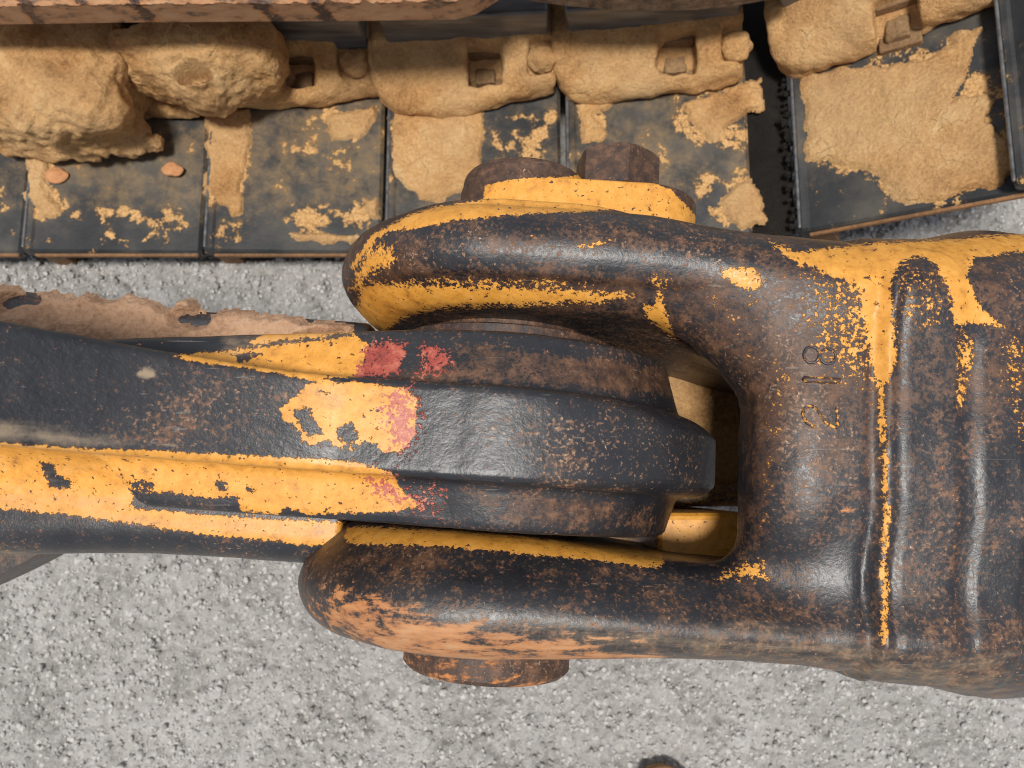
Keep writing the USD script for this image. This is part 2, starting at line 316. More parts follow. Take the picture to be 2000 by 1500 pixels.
# ------------------------------------------------------------------ the ground and its gravel
def axis(lo, hi, h, far):
    mid = np.arange(lo, hi + h, h)
    out = lambda s, e: s + (e - s) * np.linspace(0, 1, 12)[1:] ** 2
    return np.concatenate([out(lo, -far)[::-1], mid, out(hi, far)])
gx, gy = axis(-0.80, 0.80, 0.0031, 4.0), axis(-0.38, 0.46, 0.0031, 4.0)
GX, GY = np.meshgrid(gx, gy, indexing="ij")
P = np.stack([GX, GY, 0 * GX], -1)
def ground_height(p):
    return 0.016 * (fbm(p * 9, 3, 3) - 0.5) + 0.010 * (fbm(p * 60, 2, 5) - 0.5) + 0.0095 * (noise(p * 125, 8) - 0.5) + 0.0055 * (noise(p * 230, 9) - 0.5)
GZ = ground_height(P)
nx, ny = GX.shape
ii = np.arange(nx * ny).reshape(nx, ny)
quad = np.stack([ii[:-1, :-1], ii[1:, :-1], ii[1:, 1:], ii[:-1, 1:]], -1).reshape(-1, 4)
obj("ground", (np.stack([GX, GY, GZ], -1).reshape(-1, 3), quad), "ground_look", smooth=True, label="pale grey compacted gravel ground under the machine", cat="ground", kind="structure")

inst = UsdGeom.PointInstancer.Define(stage, "/World/gravel")
tag(inst.GetPrim(), "loose pale grey crushed stone strewn over the ground", "gravel", kind="stuff")
protos = []
for k in range(6):
    m = trimesh.creation.icosphere(1, 1.0); v = np.array(m.vertices)
    v = v * (0.6 + 0.8 * noise(v * 1.1 + 11 * k, k))[:, None] * np.array([1, RNG.uniform(0.65, 1), RNG.uniform(0.5, 0.8)])
    q = f"/World/gravel/stone_{k:03d}" if k else "/World/gravel/stone"
    usdkit.mesh(stage, q, (v, np.array(m.faces)), "/World/Looks/stone_look"); protos.append(q)
NS = 52000
sx, sy = RNG.uniform(-0.86, 0.86, NS), RNG.uniform(-0.40, 0.62, NS)
keep = (sy < 0.36) | (RNG.random(NS) < 0.15) | (sx > 0.3)
sx, sy = sx[keep], sy[keep]; NS = len(sx)
size = 0.0014 + 0.0026 * RNG.random(NS) ** 2.0 + 0.003 * (RNG.random(NS) < 0.008)
sz = ground_height(np.stack([sx, sy, 0 * sx], -1)) + size * RNG.uniform(-0.25, 0.30, NS)
inst.CreatePrototypesRel().SetTargets(protos)
inst.CreateProtoIndicesAttr(Vt.IntArray.FromNumpy(RNG.integers(0, 6, NS).astype(np.int32)))
inst.CreatePositionsAttr(Vt.Vec3fArray.FromNumpy(np.stack([sx, sy, sz], 1).astype(np.float32)))
inst.CreateScalesAttr(Vt.Vec3fArray.FromNumpy(np.repeat(size[:, None], 3, 1).astype(np.float32)))
qa = RNG.normal(size=(NS, 4)) * np.array([1, 0.35, 0.35, 1]); qa /= np.linalg.norm(qa, axis=1, keepdims=True)
inst.CreateOrientationsAttr(Vt.QuathArray([Gf.Quath(float(a), float(b), float(c), float(d)) for a, b, c, d in qa]))

# ------------------------------------------------------------------ the joint's own frame: u along the shank, v across (along the pin), w up
P0, TH = np.array([-0.007, 0.040, 0.40]), math.radians(-4.0)
EU, EV, EW = np.array([math.cos(TH), math.sin(TH), 0]), np.array([-math.sin(TH), math.cos(TH), 0]), np.array([0, 0, 1.0])
def world(l): l = np.asarray(l, float); return P0 + l[:, :1] * EU + l[:, 1:2] * EV + l[:, 2:] * EW
def local(p): d = np.asarray(p, float) - P0; return np.stack([d @ EU, d @ EV, d @ EW], 1)

def capsule(u, w, a, b, R):
    t = np.clip((u - a) / (b - a), 0, 1); return np.hypot(u - (a + t * (b - a)), w) - R

def clevis_sdf(u, v, w):
    up = capsule(u, w, -0.004, 0.24, 0.124)
    va = v + 0.022 * step(u, 0.07, 0.22)
    t1 = rint(up, np.abs(va - 0.105) - 0.034, 0.032)
    t1 = smax(t1, (up + 0.022 - (v - 0.072)) * 0.75, 0.012)            # bevel on the inner edge
    lo = capsule(u, w, -0.012, 0.24, 0.124)
    vb = v + 0.010 * step(u, 0.0, 0.15); so_ = 0.010 * step(u, -0.03, 0.15)
    t2 = rint(lo, np.maximum(vb + 0.068, -v - 0.141 + so_), 0.031)
    t2 = smax(t2, (lo + 0.032 - (-0.068 - vb)) * 0.7, 0.010)
    pad = rint(capsule(u, w, 0.0, 0.03, 0.100), np.abs(v - 0.120) - 0.024, 0.005)   # machined pad under the retainer
    a = 0.126 + 0.026 * step(u, 0.22, 0.36) + 0.006 * np.exp(-((u - 0.31) / 0.03) ** 2)
    b = 0.128
    vs = 0.010 - 0.002 * step(u, 0.22, 0.36)
    d2 = ((np.abs(v - vs) / a) ** 2.5 + (np.abs(w) / b) ** 2.5 + 1e-9) ** (1 / 2.5)
    sh = rint((d2 - 1) * b, (0.153 - u + 0.9 * np.maximum(0, 0.075 - w)) * 0.75, 0.026)
    d = smin(smin(t1, t2, 0.01), sh, 0.022 + 0.034 * step(v, -0.02, 0.05) + (0.028 - 0.022 * step(v, -0.02, 0.05)) * step(u, 0.165, 0.21))
    d = smin(d, pad, 0.004)
    # forged bands standing a few millimetres proud across the shank, with rounded upper ends
    top = step(w, -0.02, 0.04)
    uo = u; u = u + 0.0009 * np.sin(37 * v + 0.6) + 0.0005 * np.sin(91 * v + 2.0)
    def tongue(u0, u1, v1):
        c, r = (u0 + u1) / 2, (u1 - u0) / 2
        return 1 - step(np.hypot(u - c, np.maximum(v - (v1 - r), 0)) - r, -0.0025, 0.002)
    bump = 0.0013 * tongue(0.229, 0.262, 0.120) + 0.0013 * tongue(0.272, 0.300, 0.072)
    bump = bump + 0.0020 * np.exp(-((u - 0.2215) / 0.0035) ** 2) * (v < 0.10) - 0.002 * np.exp(-((u - 0.214) / 0.004) ** 2)
    bump = bump + 0.003 * step(u, 0.205, 0.225)
    bump = bump - 0.004 * np.exp(-((u - 0.115) / 0.022) ** 2 - ((w + 0.01 - 0.07) / 0.012) ** 2) * (np.abs(v - 0.078) < 0.02)
    u = uo
    bump = bump - 0.0028 * step(0.090 - v, 0, 0.004) * (1 - step(u, 0.06, 0.14)) * (v > 0.03)
    return d - bump * top

v, f = nets(clevis_sdf, (-0.16, -0.19, -0.145), (0.50, 0.20, 0.155), 0.0025)
nl = normals(v, f)
v = v + nl * (0.0012 * (fbm(v * 40, 3, 21) - 0.5) + 0.0004 * (fbm(v * 160, 2, 22) - 0.5))[:, None]
cv = world(v); cf = f
CLEVIS_V = cv
spec = [
 ("brown", "add", [(690, 500), (760, 430), (1200, 405), (1560, 440), (1700, 470), (2000, 460), (2000, 700), (1750, 640), (1640, 780), (1520, 860), (1500, 1080), (1400, 1140), (1200, 1100), (1420, 1060), (1430, 720), (1300, 640), (720, 660)], 60, 0.62),
 ("brown", "cut", [(820, 470), (1250, 470), (1420, 470), (1480, 560), (1300, 545), (820, 540)], 40, 0.75),
 ("brown", "add", [(680, 560), (1500, 590), (1440, 740), (1150, 640), (700, 660)], 30, 0.55),
 ("brown", "add", [(1430, 700), (1500, 640), (1560, 760), (1500, 1110), (1430, 1130)], 30, 0.62),
 ("brown", "add", [(600, 1060), (900, 1090), (1400, 1120), (1400, 1150), (900, 1125), (610, 1110)], 20, 0.6),
 ("fleck", "add", [(690, 420), (1560, 420), (1700, 560), (1680, 800), (1500, 1000), (1450, 640), (1300, 540), (690, 540)], 50, 0.75),
 ("fleck", "add", [(1500, 600), (2000, 600), (2000, 1250), (1500, 1000)], 60, 0.55),
 ("yellow", "add", [(690, 620), (706, 560), (740, 552), (840, 556), (1000, 560), (1110, 566), (1235, 576), (1200, 588), (1020, 598), (860, 602), (800, 616), (748, 648), (716, 654)], 18, 0.92),
 ("yellow", "add", [(780, 535), (1090, 538), (1200, 560), (1090, 566), (780, 566)], 16, 0.50),
 ("yellow", "add", [(680, 565), (700, 492), (735, 470), (785, 478), (775, 515), (725, 545), (700, 575)], 24, 0.70),
 ("yellow", "add", strip([(690, 520), (730, 462), (800, 425), (860, 408)], 12), 8, 0.9),
 ("yellow", "add", [(750, 448), (800, 424), (860, 404), (960, 388), (1170, 380), (1265, 400), (1180, 411), (1000, 419), (880, 432), (800, 450)], 7, 1.0),
 ("yellow", "add", strip([(1120, 484), (1165, 478), (1190, 470)], 7), 5, 0.9),
 ("yellow", "add", strip([(1000, 480), (1070, 440), (1080, 480)], 60), 60, 0.36),
 ("yellow", "add", [(1395, 520), (1470, 522), (1500, 548), (1470, 570), (1440, 562), (1415, 542)], 12, 0.85),
 ("yellow", "add", [(1245, 535), (1320, 532), (1312, 575), (1262, 572)], 26, 0.52),
 ("yellow", "add", [(1246, 592), (1275, 596), (1290, 560), (1312, 640), (1328, 668), (1304, 658), (1262, 622)], 10, 0.75),
 ("yellow", "add", [(1440, 560), (1480, 580), (1500, 680), (1470, 640)], 30, 0.50),
 ("yellow", "add", [(1500, 470), (1560, 492), (1700, 474), (1850, 468), (2010, 455), (2010, 492), (1900, 505), (1890, 545), (1915, 600), (1965, 640), (1925, 632), (1862, 634), (1852, 560), (1830, 520), (1795, 500), (1760, 512), (1742, 545), (1746, 640), (1752, 700), (1735, 752), (1708, 742), (1690, 640), (1672, 560), (1600, 530), (1540, 505)], 12, 0.92),
 ("yellow", "add", [(1540, 500), (1760, 500), (1790, 700), (1690, 790), (1580, 720), (1540, 600)], 60, 0.47),
 ("yellow", "add", [(1740, 500), (1840, 530), (1850, 640), (1760, 660)], 14, 0.42),
 ("yellow", "add", [(1860, 640), (1925, 660), (1885, 800), (1862, 800)], 14, 0.52),
 ("yellow", "add", [(1940, 660), (2010, 620), (2010, 900), (1985, 880), (1950, 760)], 24, 0.44),
 ("yellow", "cut", [(1745, 512), (1790, 498), (1835, 530), (1853, 600), (1860, 900), (1770, 900), (1752, 640)], 10, 0.60),
 ("yellow", "cut", [(1905, 640), (1945, 670), (1950, 860), (1890, 860), (1900, 740)], 6, 0.98),
 ("yellow", "add", strip([(1722, 745), (1722, 800), (1728, 900), (1732, 1000), (1726, 1100), (1728, 1180), (1726, 1262)], 16), 12, 0.80),
 ("yellow", "add", strip([(1863, 790), (1868, 1000), (1872, 1200)], 8), 14, 0.47),
 ("yellow", "add", [(1500, 680), (1560, 700), (1520, 900), (1500, 1080), (1480, 1000)], 30, 0.42),
 ("yellow", "add", [(1385, 1135), (1440, 1098), (1500, 1085), (1508, 1150), (1460, 1135)], 20, 0.62),
 ("yellow", "add", strip([(690, 1045), (850, 1050), (1000, 1062), (1130, 1075), (1280, 1092)], 34), 9, 0.92),
 ("yellow", "add", strip([(1690, 800), (1694, 1000), (1700, 1150)], 14), 26, 0.42),
 ("yellow", "add", strip([(1782, 760), (1785, 1000)], 10), 24, 0.40),
 ("yellow", "add", strip([(1905, 980), (1915, 1200)], 10), 30, 0.36),
 ("yellow", "add", strip([(1310, 560), (1420, 600), (1470, 700)], 40), 50, 0.42),
 ("brown", "add", strip([(1700, 700), (1715, 1000), (1715, 1250)], 60), 40, 0.62),
 ("brown", "add", strip([(1870, 640), (1875, 1240)], 40), 36, 0.60),
 ("brown", "add", [(1480, 600), (1760, 520), (2000, 660), (2000, 900), (1700, 820), (1540, 900)], 70, 0.62),
 ("brown", "add", [(1540, 850), (1690, 780), (1690, 900), (1600, 1000)], 50, 0.55),
 ("rust", "add", strip([(1640, 900), (1660, 1000)], 50), 50, 0.36),
 ("rust", "add", [(590, 1185), (640, 1165), (700, 1150), (760, 1165), (800, 1190), (900, 1200), (1000, 1215), (1120, 1235), (1300, 1275), (1480, 1292), (1640, 1320), (1300, 1400), (900, 1350), (650, 1260)], 40, 0.66),
 ("dust", "add", [(600, 1140), (800, 1160), (1500, 1200), (2000, 1250), (2000, 1400), (900, 1400), (600, 1260)], 60, 0.45),
]
o = lay(cv, spec, {"brown": 0.42, "fleck": 0.42, "dust": 0.0})
wl = v[:, 2]
under = step(-wl, 0.04, 0.09)
o["yellow"] *= 1 - under
clev = thing("clevis", "big forged clevis fork with worn black and yellow paint and raised numerals on its neck", "clevis", world([[0.25, 0, -0.13]])[0])
obj("forging", (cv, cf), "worn_steel", clev, smooth=True, marks=pack(o))

def drop(px, py, V=CLEVIS_V):               # the visible surface point of a casting under a photo pixel
    q = chart(V); d = np.hypot(q[:, 0] - px, q[:, 1] - py)
    c = np.argsort(d)[:40]; c = c[d[c] < d[c[0]] + 6]
    return V[c[np.argmax(V[c, 2])]]
def bead(pts, r, lift=0.0, V=CLEVIS_V, sides=8):
    pts = np.array(pts, float)
    s = np.concatenate([[0], np.cumsum(np.linalg.norm(np.diff(pts, axis=0), axis=1))]); n = max(4, int(s[-1] / 5))
    px = np.stack([np.interp(np.linspace(0, s[-1], n), s, pts[:, k]) for k in (0, 1)], 1)
    c = np.array([drop(a, b, V) for a, b in px]); c[:, 2] = np.convolve(np.pad(c[:, 2], 2, "edge"), np.ones(5) / 5, "valid")
    xy = np.array([at(a, b, z) for (a, b), z in zip(px, c[:, 2])]); c[:, :2] = xy; c[:, 2] += lift
    t = np.gradient(c, axis=0); t /= np.linalg.norm(t, axis=1, keepdims=True)
    s1 = np.cross(t, [0, 0, 1.0]); s1 /= np.linalg.norm(s1, axis=1, keepdims=True); s2 = np.cross(s1, t)
    an = np.arange(sides) / sides * 2 * np.pi
    rr = r * (0.85 + 0.3 * noise(c * 300, 4))[:, None, None]
    V3 = (c[:, None] + rr * (np.cos(an)[None, :, None] * s1[:, None] + np.sin(an)[None, :, None] * s2[:, None])).reshape(-1, 3)
    F = []
    for i in range(len(c) - 1):
        for k in range(sides):
            a, b = i * sides + k, i * sides + (k + 1) % sides
            F += [(a, b, b + sides), (a, b + sides, a + sides)]
    e = len(V3); V3 = np.vstack([V3, c[:1] - t[:1] * r * 0.6, c[-1:] + t[-1:] * r * 0.6])
    for k in range(sides):
        F += [(e, (k + 1) % sides, k), (e + 1, (len(c) - 1) * sides + k, (len(c) - 1) * sides + (k + 1) % sides)]
    return V3, np.array(F)
def flat_marks(v, **kw):
    z = {k: np.full(len(v), float(kw.get(k, 0))) for k in ("yellow", "red", "rust", "brown", "dust", "fleck")}
    return pack(z)
def ring(cx, cy, rx, ry, n=22): a = np.linspace(0, 2 * np.pi, n); return np.stack([cx + rx * np.cos(a), cy + ry * np.sin(a)], 1)
two = [(1590, 834), (1576, 826), (1568, 812), (1570, 798), (1582, 792), (1594, 796), (1604, 812), (1614, 826), (1628, 834), (1636, 835), (1635, 815), (1634, 796)]
b = bead(two, 0.0009); obj("raised_numeral", b, "worn_steel", clev, True, flat_marks(b[0], yellow=0.50, brown=0.7), label="raised numeral 2, yellow along its edge")
b = bead([(1570, 741), (1600, 742), (1642, 744)], 0.0022, -0.0006); obj("raised_numeral", b, "worn_steel", clev, True, flat_marks(b[0], yellow=0.40, brown=0.6), label="raised numeral 1, worn dark on top")
b1, b2 = bead(ring(1585, 693, 15, 16), 0.0008), bead(ring(1617, 696, 15, 15), 0.0008)
b = (np.vstack([b1[0], b2[0]]), np.vstack([b1[1], b2[1] + len(b1[0])])); obj("raised_numeral", b, "worn_steel", clev, True, flat_marks(b[0], yellow=0.30, brown=0.2), label="raised numeral 8, mostly dark")

# ------------------------------------------------------------------ the arm with its eye
def arm_sdf(u, v, w):
    back = np.maximum(-u - 0.085, 0)
    top = 0.152 - 0.004 * step(-u, 0.0, 0.1) + 1.15 * back ** 1.5 + 0.02 * step(-u, 0.1, 0.5)
    vr = -0.011 + 0.006 * step(-u, 0.10, 0.35)
    prof = np.maximum(w - top, -0.152 - w) * 0.95
    bar = np.maximum(prof, u)
    eye = np.hypot(u, w) - 0.153 + (0.85 * np.maximum(0, v - vr - 0.013) + 0.45 * np.maximum(0, vr - 0.018 - v)) * step(u, 0.02, 0.13)
    rib = rint(np.minimum(eye * 0.85, bar), np.abs(v - vr) - 0.0265 - 0.003 * step(-u, 0.1, 0.3), 0.004 + 0.007 * step(u, -0.02, 0.12))
    # thicker hub round the eye, running back as a stepped pad that ends square
    taper = np.where(v > -0.005, 0.110 * np.clip(-u - 0.04, 0, 0.3), 0)
    hv = np.abs(v + 0.006) - (0.059 - taper)
    slope = 0.125 - 0.30 * np.maximum(np.abs(v - vr) - 0.0265, 0)
    hub_p = np.minimum(np.hypot(u, w) - 0.118 - 0.30 * np.maximum(0.034 - np.maximum(np.abs(v - vr) - 0.0265, 0), 0), np.maximum(np.maximum(w - slope, -0.10 - w), np.maximum(u, -0.235 - 0.9 * (v + 0.03) - u)))
    hub = rint(hub_p, hv, 0.004)
    d = smin(rib, hub, 0.006)
    # lower flange, fillet into the rib, rolled outer edge
    fl = rint(np.abs(w + 0.015) - 0.055, np.maximum(np.where(v > 0, v - 0.070 - 0.012 * step(-u, 0.2, 0.5), -v - 0.102 - 0.02 * step(-u, 0.2, 0.5)), -0.62 - u), np.where(v > 0, 0.009, 0.024))
    fl = rint(fl, u + 0.098 + 0.006 * (v < 0), 0.004)
    d2 = smin(np.maximum(rib, u + 0.20), fl, 0.04 * np.clip((-u - 0.16) / 0.1, 0.02, 1) + 0.001)
    return np.minimum(d, np.minimum(fl, d2))
v, f = nets(arm_sdf, (-0.60, -0.14, -0.165), (0.165, 0.14, 0.36), 0.0027)
nl = normals(v, f)
rough_ = step(v[:, 0], -0.15, -0.05)
v = v + nl * ((0.0007 * (fbm(v * 50, 3, 31) - 0.5)) + rough_ * 0.0005 * (fbm(v * 230, 3, 32) - 0.5))[:, None]
av, af = world(v), f
spec = [
 ("brown", "add", [(880, 660), (1330, 720), (1330, 780), (760, 745), (700, 735), (900, 700)], 20, 0.75),
 ("brown", "add", [(850, 940), (1380, 980), (1300, 1060), (1000, 1040)], 30, 0.55),
 ("fleck", "add", [(820, 740), (1390, 800), (1390, 1000), (820, 900)], 60, 0.62),
 ("fleck", "add", [(120, 760), (540, 740), (560, 860), (150, 840)], 60, 0.45),
 ("yellow", "add", [(-80, 850), (0, 866), (215, 880), (232, 915), (258, 965), (255, 993), (450, 1008), (700, 1022), (690, 1064), (600, 1066), (520, 1055), (440, 1048), (350, 1038), (250, 1022), (120, 1004), (0, 992), (-80, 985)], 9, 1.0),
 ("yellow", "cut", [(75, 900), (105, 905), (112, 925), (150, 945), (135, 957), (95, 950)], 8, 0.85),
 ("yellow", "add", [(200, 876), (400, 884), (700, 902), (765, 925), (790, 960), (830, 990), (760, 1000), (680, 1002), (600, 1006), (560, 990), (545, 1003), (470, 998), (462, 968), (420, 975), (330, 962), (260, 958), (225, 915)], 8, 1.0),
 ("yellow", "cut", [(250, 935), (310, 935), (300, 960), (262, 958)], 10, 0.7),
 ("yellow", "cut", [(415, 935), (450, 945), (445, 962), (425, 958)], 9, 0.7),
 ("yellow", "cut", [(470, 940), (500, 955), (490, 966), (475, 955)], 9, 0.7),
 ("yellow", "add", [(545, 800), (575, 775), (605, 746), (690, 746), (790, 757), (815, 780), (810, 850), (780, 885), (745, 882), (735, 865), (705, 858), (690, 880), (650, 872), (640, 855), (615, 872), (590, 862), (575, 830), (550, 820)], 7, 1.0),
 ("yellow", "cut", [(566, 802), (605, 795), (622, 830), (640, 850), (600, 850), (585, 826)], 9, 0.9),
 ("yellow", "cut", [(655, 835), (685, 820), (705, 850), (690, 878), (662, 860)], 8, 0.8),
 ("yellow", "add", [(330, 697), (480, 678), (690, 655), (722, 672), (705, 735), (600, 742), (500, 722), (400, 710)], 7, 1.0),
 ("yellow", "cut", [(450, 690), (500, 686), (520, 690), (490, 700), (470, 712), (455, 700)], 9, 0.8),
 ("yellow", "cut", strip([(340, 690), (480, 678), (690, 652)], 10), 6, 0.8),
 ("yellow", "add", [(540, 634), (640, 634), (692, 640), (690, 651), (600, 660), (480, 674)], 8, 0.85),
 ("dust", "add", [(420, 620), (700, 620), (700, 672), (420, 710)], 20, 0.45),
 ("red", "add", [(742, 765), (795, 757), (818, 785), (812, 850), (782, 885), (764, 868), (752, 820)], 36, 0.74),
 ("red", "add", [(700, 915), (780, 935), (865, 990), (830, 1006), (770, 990), (720, 960)], 30, 0.62),
 ("red", "add", [(690, 738), (715, 675), (770, 662), (790, 672), (785, 735)], 14, 0.85),
 ("red", "add", [(800, 668), (850, 668), (880, 690), (888, 715), (850, 735), (800, 735), (830, 700)], 14, 0.68),
 ("red", "add", [(780, 940), (900, 950), (860, 985)], 26, 0.45),
 ("dust", "add", [(268, 722), (282, 718), (304, 722), (304, 732), (286, 740), (270, 738)], 3, 1.0),
 ("dust", "add", [(-60, 930), (120, 945), (240, 965), (260, 995), (450, 1010), (700, 1022), (690, 1064), (350, 1044), (0, 1000), (-60, 995)], 14, 0.42),
 ("dust", "add", [(-60, 870), (220, 885), (240, 960), (-60, 940)], 30, 0.34),
 ("dust", "add", [(-60, 812), (100, 828), (300, 868), (420, 884), (200, 878), (-60, 868)], 26, 0.62),
 ("dust", "add", [(-60, 1056), (200, 1078), (600, 1112), (600, 1140), (-60, 1100)], 16, 0.5),
]
o = lay(av, spec, {"brown": 0.26, "fleck": 0.25})
o["yellow"] *= 1 - step(-v[:, 2], 0.06, 0.1)
arm = thing("link_arm", "curved black and yellow arm whose thick eye sits inside the clevis fork", "link arm", world([[-0.2, 0, -0.15]])[0])
obj("eye_forging", (av, af), "worn_steel", arm, smooth=True, marks=pack(o))

# caked clay on the arm's far flange, ragged along the outer edge
def cake(poly_px, plane_z, thick, seed, mat, parent, h=0.0015, soft=9.0, amp=34.0, name="caked_mud", holes=(), label=None):
    """A crust of dried mud lying on a plate: ragged outline, uneven thickness, its rim dipping into the plate. plane_z(x, y) gives the plate's height."""
    poly = np.asarray(poly_px, float)
    z0 = plane_z if np.isscalar(plane_z) else None
    xy = np.array([at(a, b, z0) if z0 is not None else hit(a, b, plane_z)[:2] for a, b in poly])
    lo, hi = xy.min(0) - 0.02, xy.max(0) + 0.02
    a, b = np.arange(lo[0], hi[0], h), np.arange(lo[1], hi[1], h)
    A, B = np.meshgrid(a, b, indexing="ij"); q = np.stack([A.ravel(), B.ravel()], 1)
    base = np.full(len(q), z0) if z0 is not None else plane_z(q[:, 0], q[:, 1])
    p3 = np.stack([q[:, 0], q[:, 1], base], 1)
    s = inside(q, xy) * 1600
    for hp in holes: s = np.minimum(s, (line(q, np.array([at(a_, b_, z0) for a_, b_ in hp])) - 0.0035) * 1600)
    s = s + amp * (fbm(p3 * 70 + seed, 4, seed) - 0.5) * 2
    body = 0.45 + 0.9 * fbm(p3 * 55, 4, seed + 1) + 0.35 * (fbm(p3 * 300, 2, seed + 2) - 0.5)
    hgt = np.where(s > 0, thick * body * step(s, 0, soft) * (0.6 + 0.8 * fbm(p3 * 25, 3, seed + 5)) + 0.0004, -0.0015 - 0.0001 * np.minimum(-s, 10))
    z = base + hgt
    V = np.stack([q[:, 0], q[:, 1], z], 1)
    n0, n1 = len(a), len(b); k = np.arange(n0 * n1).reshape(n0, n1)
    Q = np.stack([k[:-1, :-1], k[1:, :-1], k[1:, 1:], k[:-1, 1:]], -1).reshape(-1, 4)
    Q = Q[(s[Q] > 0).any(1)]
    u_, inv = np.unique(Q, return_inverse=True)
    return obj(name, (V[u_], inv.reshape(-1, 4)), mat, parent, smooth=True, label=label)
def hit(px, py, fz):
    d = ray(px, py); t = 0.8
    for _ in range(30):
        p = np.array([0, 0, H]) + t * d; t += (p[2] - float(fz(p[0], p[1]))) / abs(d[2]) * 0.8
    return np.array([0, 0, H]) + t * d

cake([(-40, 560), (0, 560), (100, 568), (200, 580), (330, 598), (375, 590), (420, 612), (480, 604), (560, 616), (680, 630), (705, 646), (620, 660), (480, 678), (400, 690), (340, 730), (240, 730), (-40, 690)], P0[2] + 0.040, 0.009, 41, "mud_pink", arm, amp=13, holes=([(30, 588), (70, 587)], [(365, 622), (400, 625)]), label="pinkish brown dried mud crusted on the far flange")
# lug under the arm, lower left
lug = shapely.Polygon([tuple(at(a, b, 0.30)) for a, b in [(-120, 1040), (60, 1050), (84, 1076), (50, 1096), (0, 1122), (-60, 1150), (-120, 1175)]])
m = trimesh.creation.extrude_polygon(lug, 0.05); m.apply_translation((0, 0, 0.25)); m = m.subdivide_to_size(0.01)
obj("lower_lug", m, "worn_steel", arm, False, flat_marks(m.vertices, brown=0.5, fleck=0.4, dust=0.3), label="dark lug with a pale edge under the arm")

# ------------------------------------------------------------------ the pin with its retainer and bolt
pin = thing("clevis_pin", "dark brown clevis pin with a yellow edged retainer and hexagonal bolt head", "pin", world([[0, 0.0, -0.057]])[0])
def ucyl(r, v0, v1, u=0, w=0, sides=64, ch=0.003):
    prof = np.array([[0, v0], [r - ch, v0], [r, v0 + ch], [r, v1 - ch], [r - ch, v1], [0, v1]])
    m = trimesh.creation.revolve(prof, sections=sides)         # about z
    p = np.array(m.vertices); l = np.stack([p[:, 0] + u, p[:, 2], p[:, 1] + w], 1)
    m = trimesh.Trimesh(world(l), np.array(m.faces)[:, ::-1], process=False); return m
m = ucyl(0.059, -0.166, 0.14); m = m.subdivide_to_size(0.012)
mm = pack(lay(np.array(m.vertices), [("rust", "add", [(780, 1280), (1000, 1280), (1120, 1340), (780, 1350)], 40, 0.55)], {"brown": 0.7, "fleck": 0.5}))
obj("pin_shaft", m, "bolt_steel", pin, False, mm)
def ret_sdf(u, v, w):
    head = rint(np.hypot(u - 0.004, w - 0.01) - 0.047, np.abs(v - 0.172) - 0.023, 0.010)
    c = capsule(u, w, 0.012, 0.084, 0.0)
    t = np.clip((u - 0.004) / 0.080, 0, 1)
    lugp = rint(np.hypot(u - (0.004 + t * 0.085), w - (0.01 + t * 0.004)) - (0.047 - 0.003 * t), np.abs(v - 0.1655) - 0.0135, 0.003)
    return smin(head, lugp, 0.006)
v, f = nets(ret_sdf, (-0.05, 0.14, -0.06), (0.15, 0.205, 0.07), 0.0015)
rv = world(v); o = lay(rv, [("yellow", "add", [(943, 430), (945, 362), (1000, 350), (1060, 346), (1110, 345), (1150, 338), (1200, 336), (1260, 350), (1310, 370), (1350, 410), (1370, 440)], 4, 1.0)], {"brown": 0.75, "fleck": 0.25})
obj("retainer", (rv, f), "bolt_steel", pin, True, pack(o))
hexp = np.array([[0.0325 * math.cos(a), 0.0325 * math.sin(a)] for a in np.radians(np.arange(6) * 60 + 22)])
m = trimesh.creation.extrude_polygon(shapely.Polygon(hexp), 0.030)
cone = trimesh.creation.revolve(np.array([[0, 0], [0.0315, 0], [0.0345, 0.003], [0.0345, 0.026], [0.029, 0.0302], [0, 0.0302]]), sections=48)
m = trimesh.boolean.intersection([m, cone], engine="manifold")
m = m.subdivide_to_size(0.004)
p = np.array(m.vertices); wv = world(np.stack([p[:, 0] + 0.073, p[:, 2] + 0.184, p[:, 1] + 0.014], 1))
bm = trimesh.Trimesh(wv, np.array(m.faces)[:, ::-1], process=False)
obj("hexagon_bolt", bm, "bolt_steel", pin, False, flat_marks(wv, brown=0.75, fleck=0.25))
m = ucyl(0.078, 0.060, 0.067, ch=0.001); obj("seal_washer", m, "bolt_steel", pin, False, flat_marks(m.vertices, brown=0.6, fleck=0.4))

# ------------------------------------------------------------------ the bracket seen through the fork
brk = thing("yellow_bracket", "muddy yellow steel bracket low down, seen through the gap between eye and fork", "bracket", (0.19, 0.0, 0.0))
x0, x1 = at(1180, 800, 0.2)[0], at(1560, 800, 0.2)[0]; l0, l1 = at(1284, 1000, 0.40)[0], at(1462, 1000, 0.40)[0]; w0, w1 = at(1318, 900, 0.33)[0], at(1462, 900, 0.33)[0]
yA, yB, yC = at(1350, 1180, 0.19)[1], at(1350, 1000, 0.19)[1], at(1350, 640, 0.16)[1]
m = box(l0, l1, at(1350, 1104, 0.40)[1], at(1350, 1000, 0.40)[1], 0.10, 0.40, 0.006).subdivide_to_size(0.008)
obj("ledge", m, "worn_steel", brk, True, flat_marks(m.vertices, yellow=0.95, brown=0.3, dust=0.2))
m = box(w0, w1, at(1350, 1000, 0.40)[1] + 0.002, at(1350, 690, 0.33)[1], 0.06, 0.328, 0.006).subdivide_to_size(0.008)
obj("web", m, "worn_steel", brk, True, flat_marks(m.vertices, yellow=0.5, brown=0.6, dust=0.7))
cake([(1290, 720), (1345, 715), (1446, 715), (1446, 960), (1420, 950), (1360, 930), (1312, 860), (1300, 800)], 0.328, 0.006, 55, "mud", brk, amp=10)

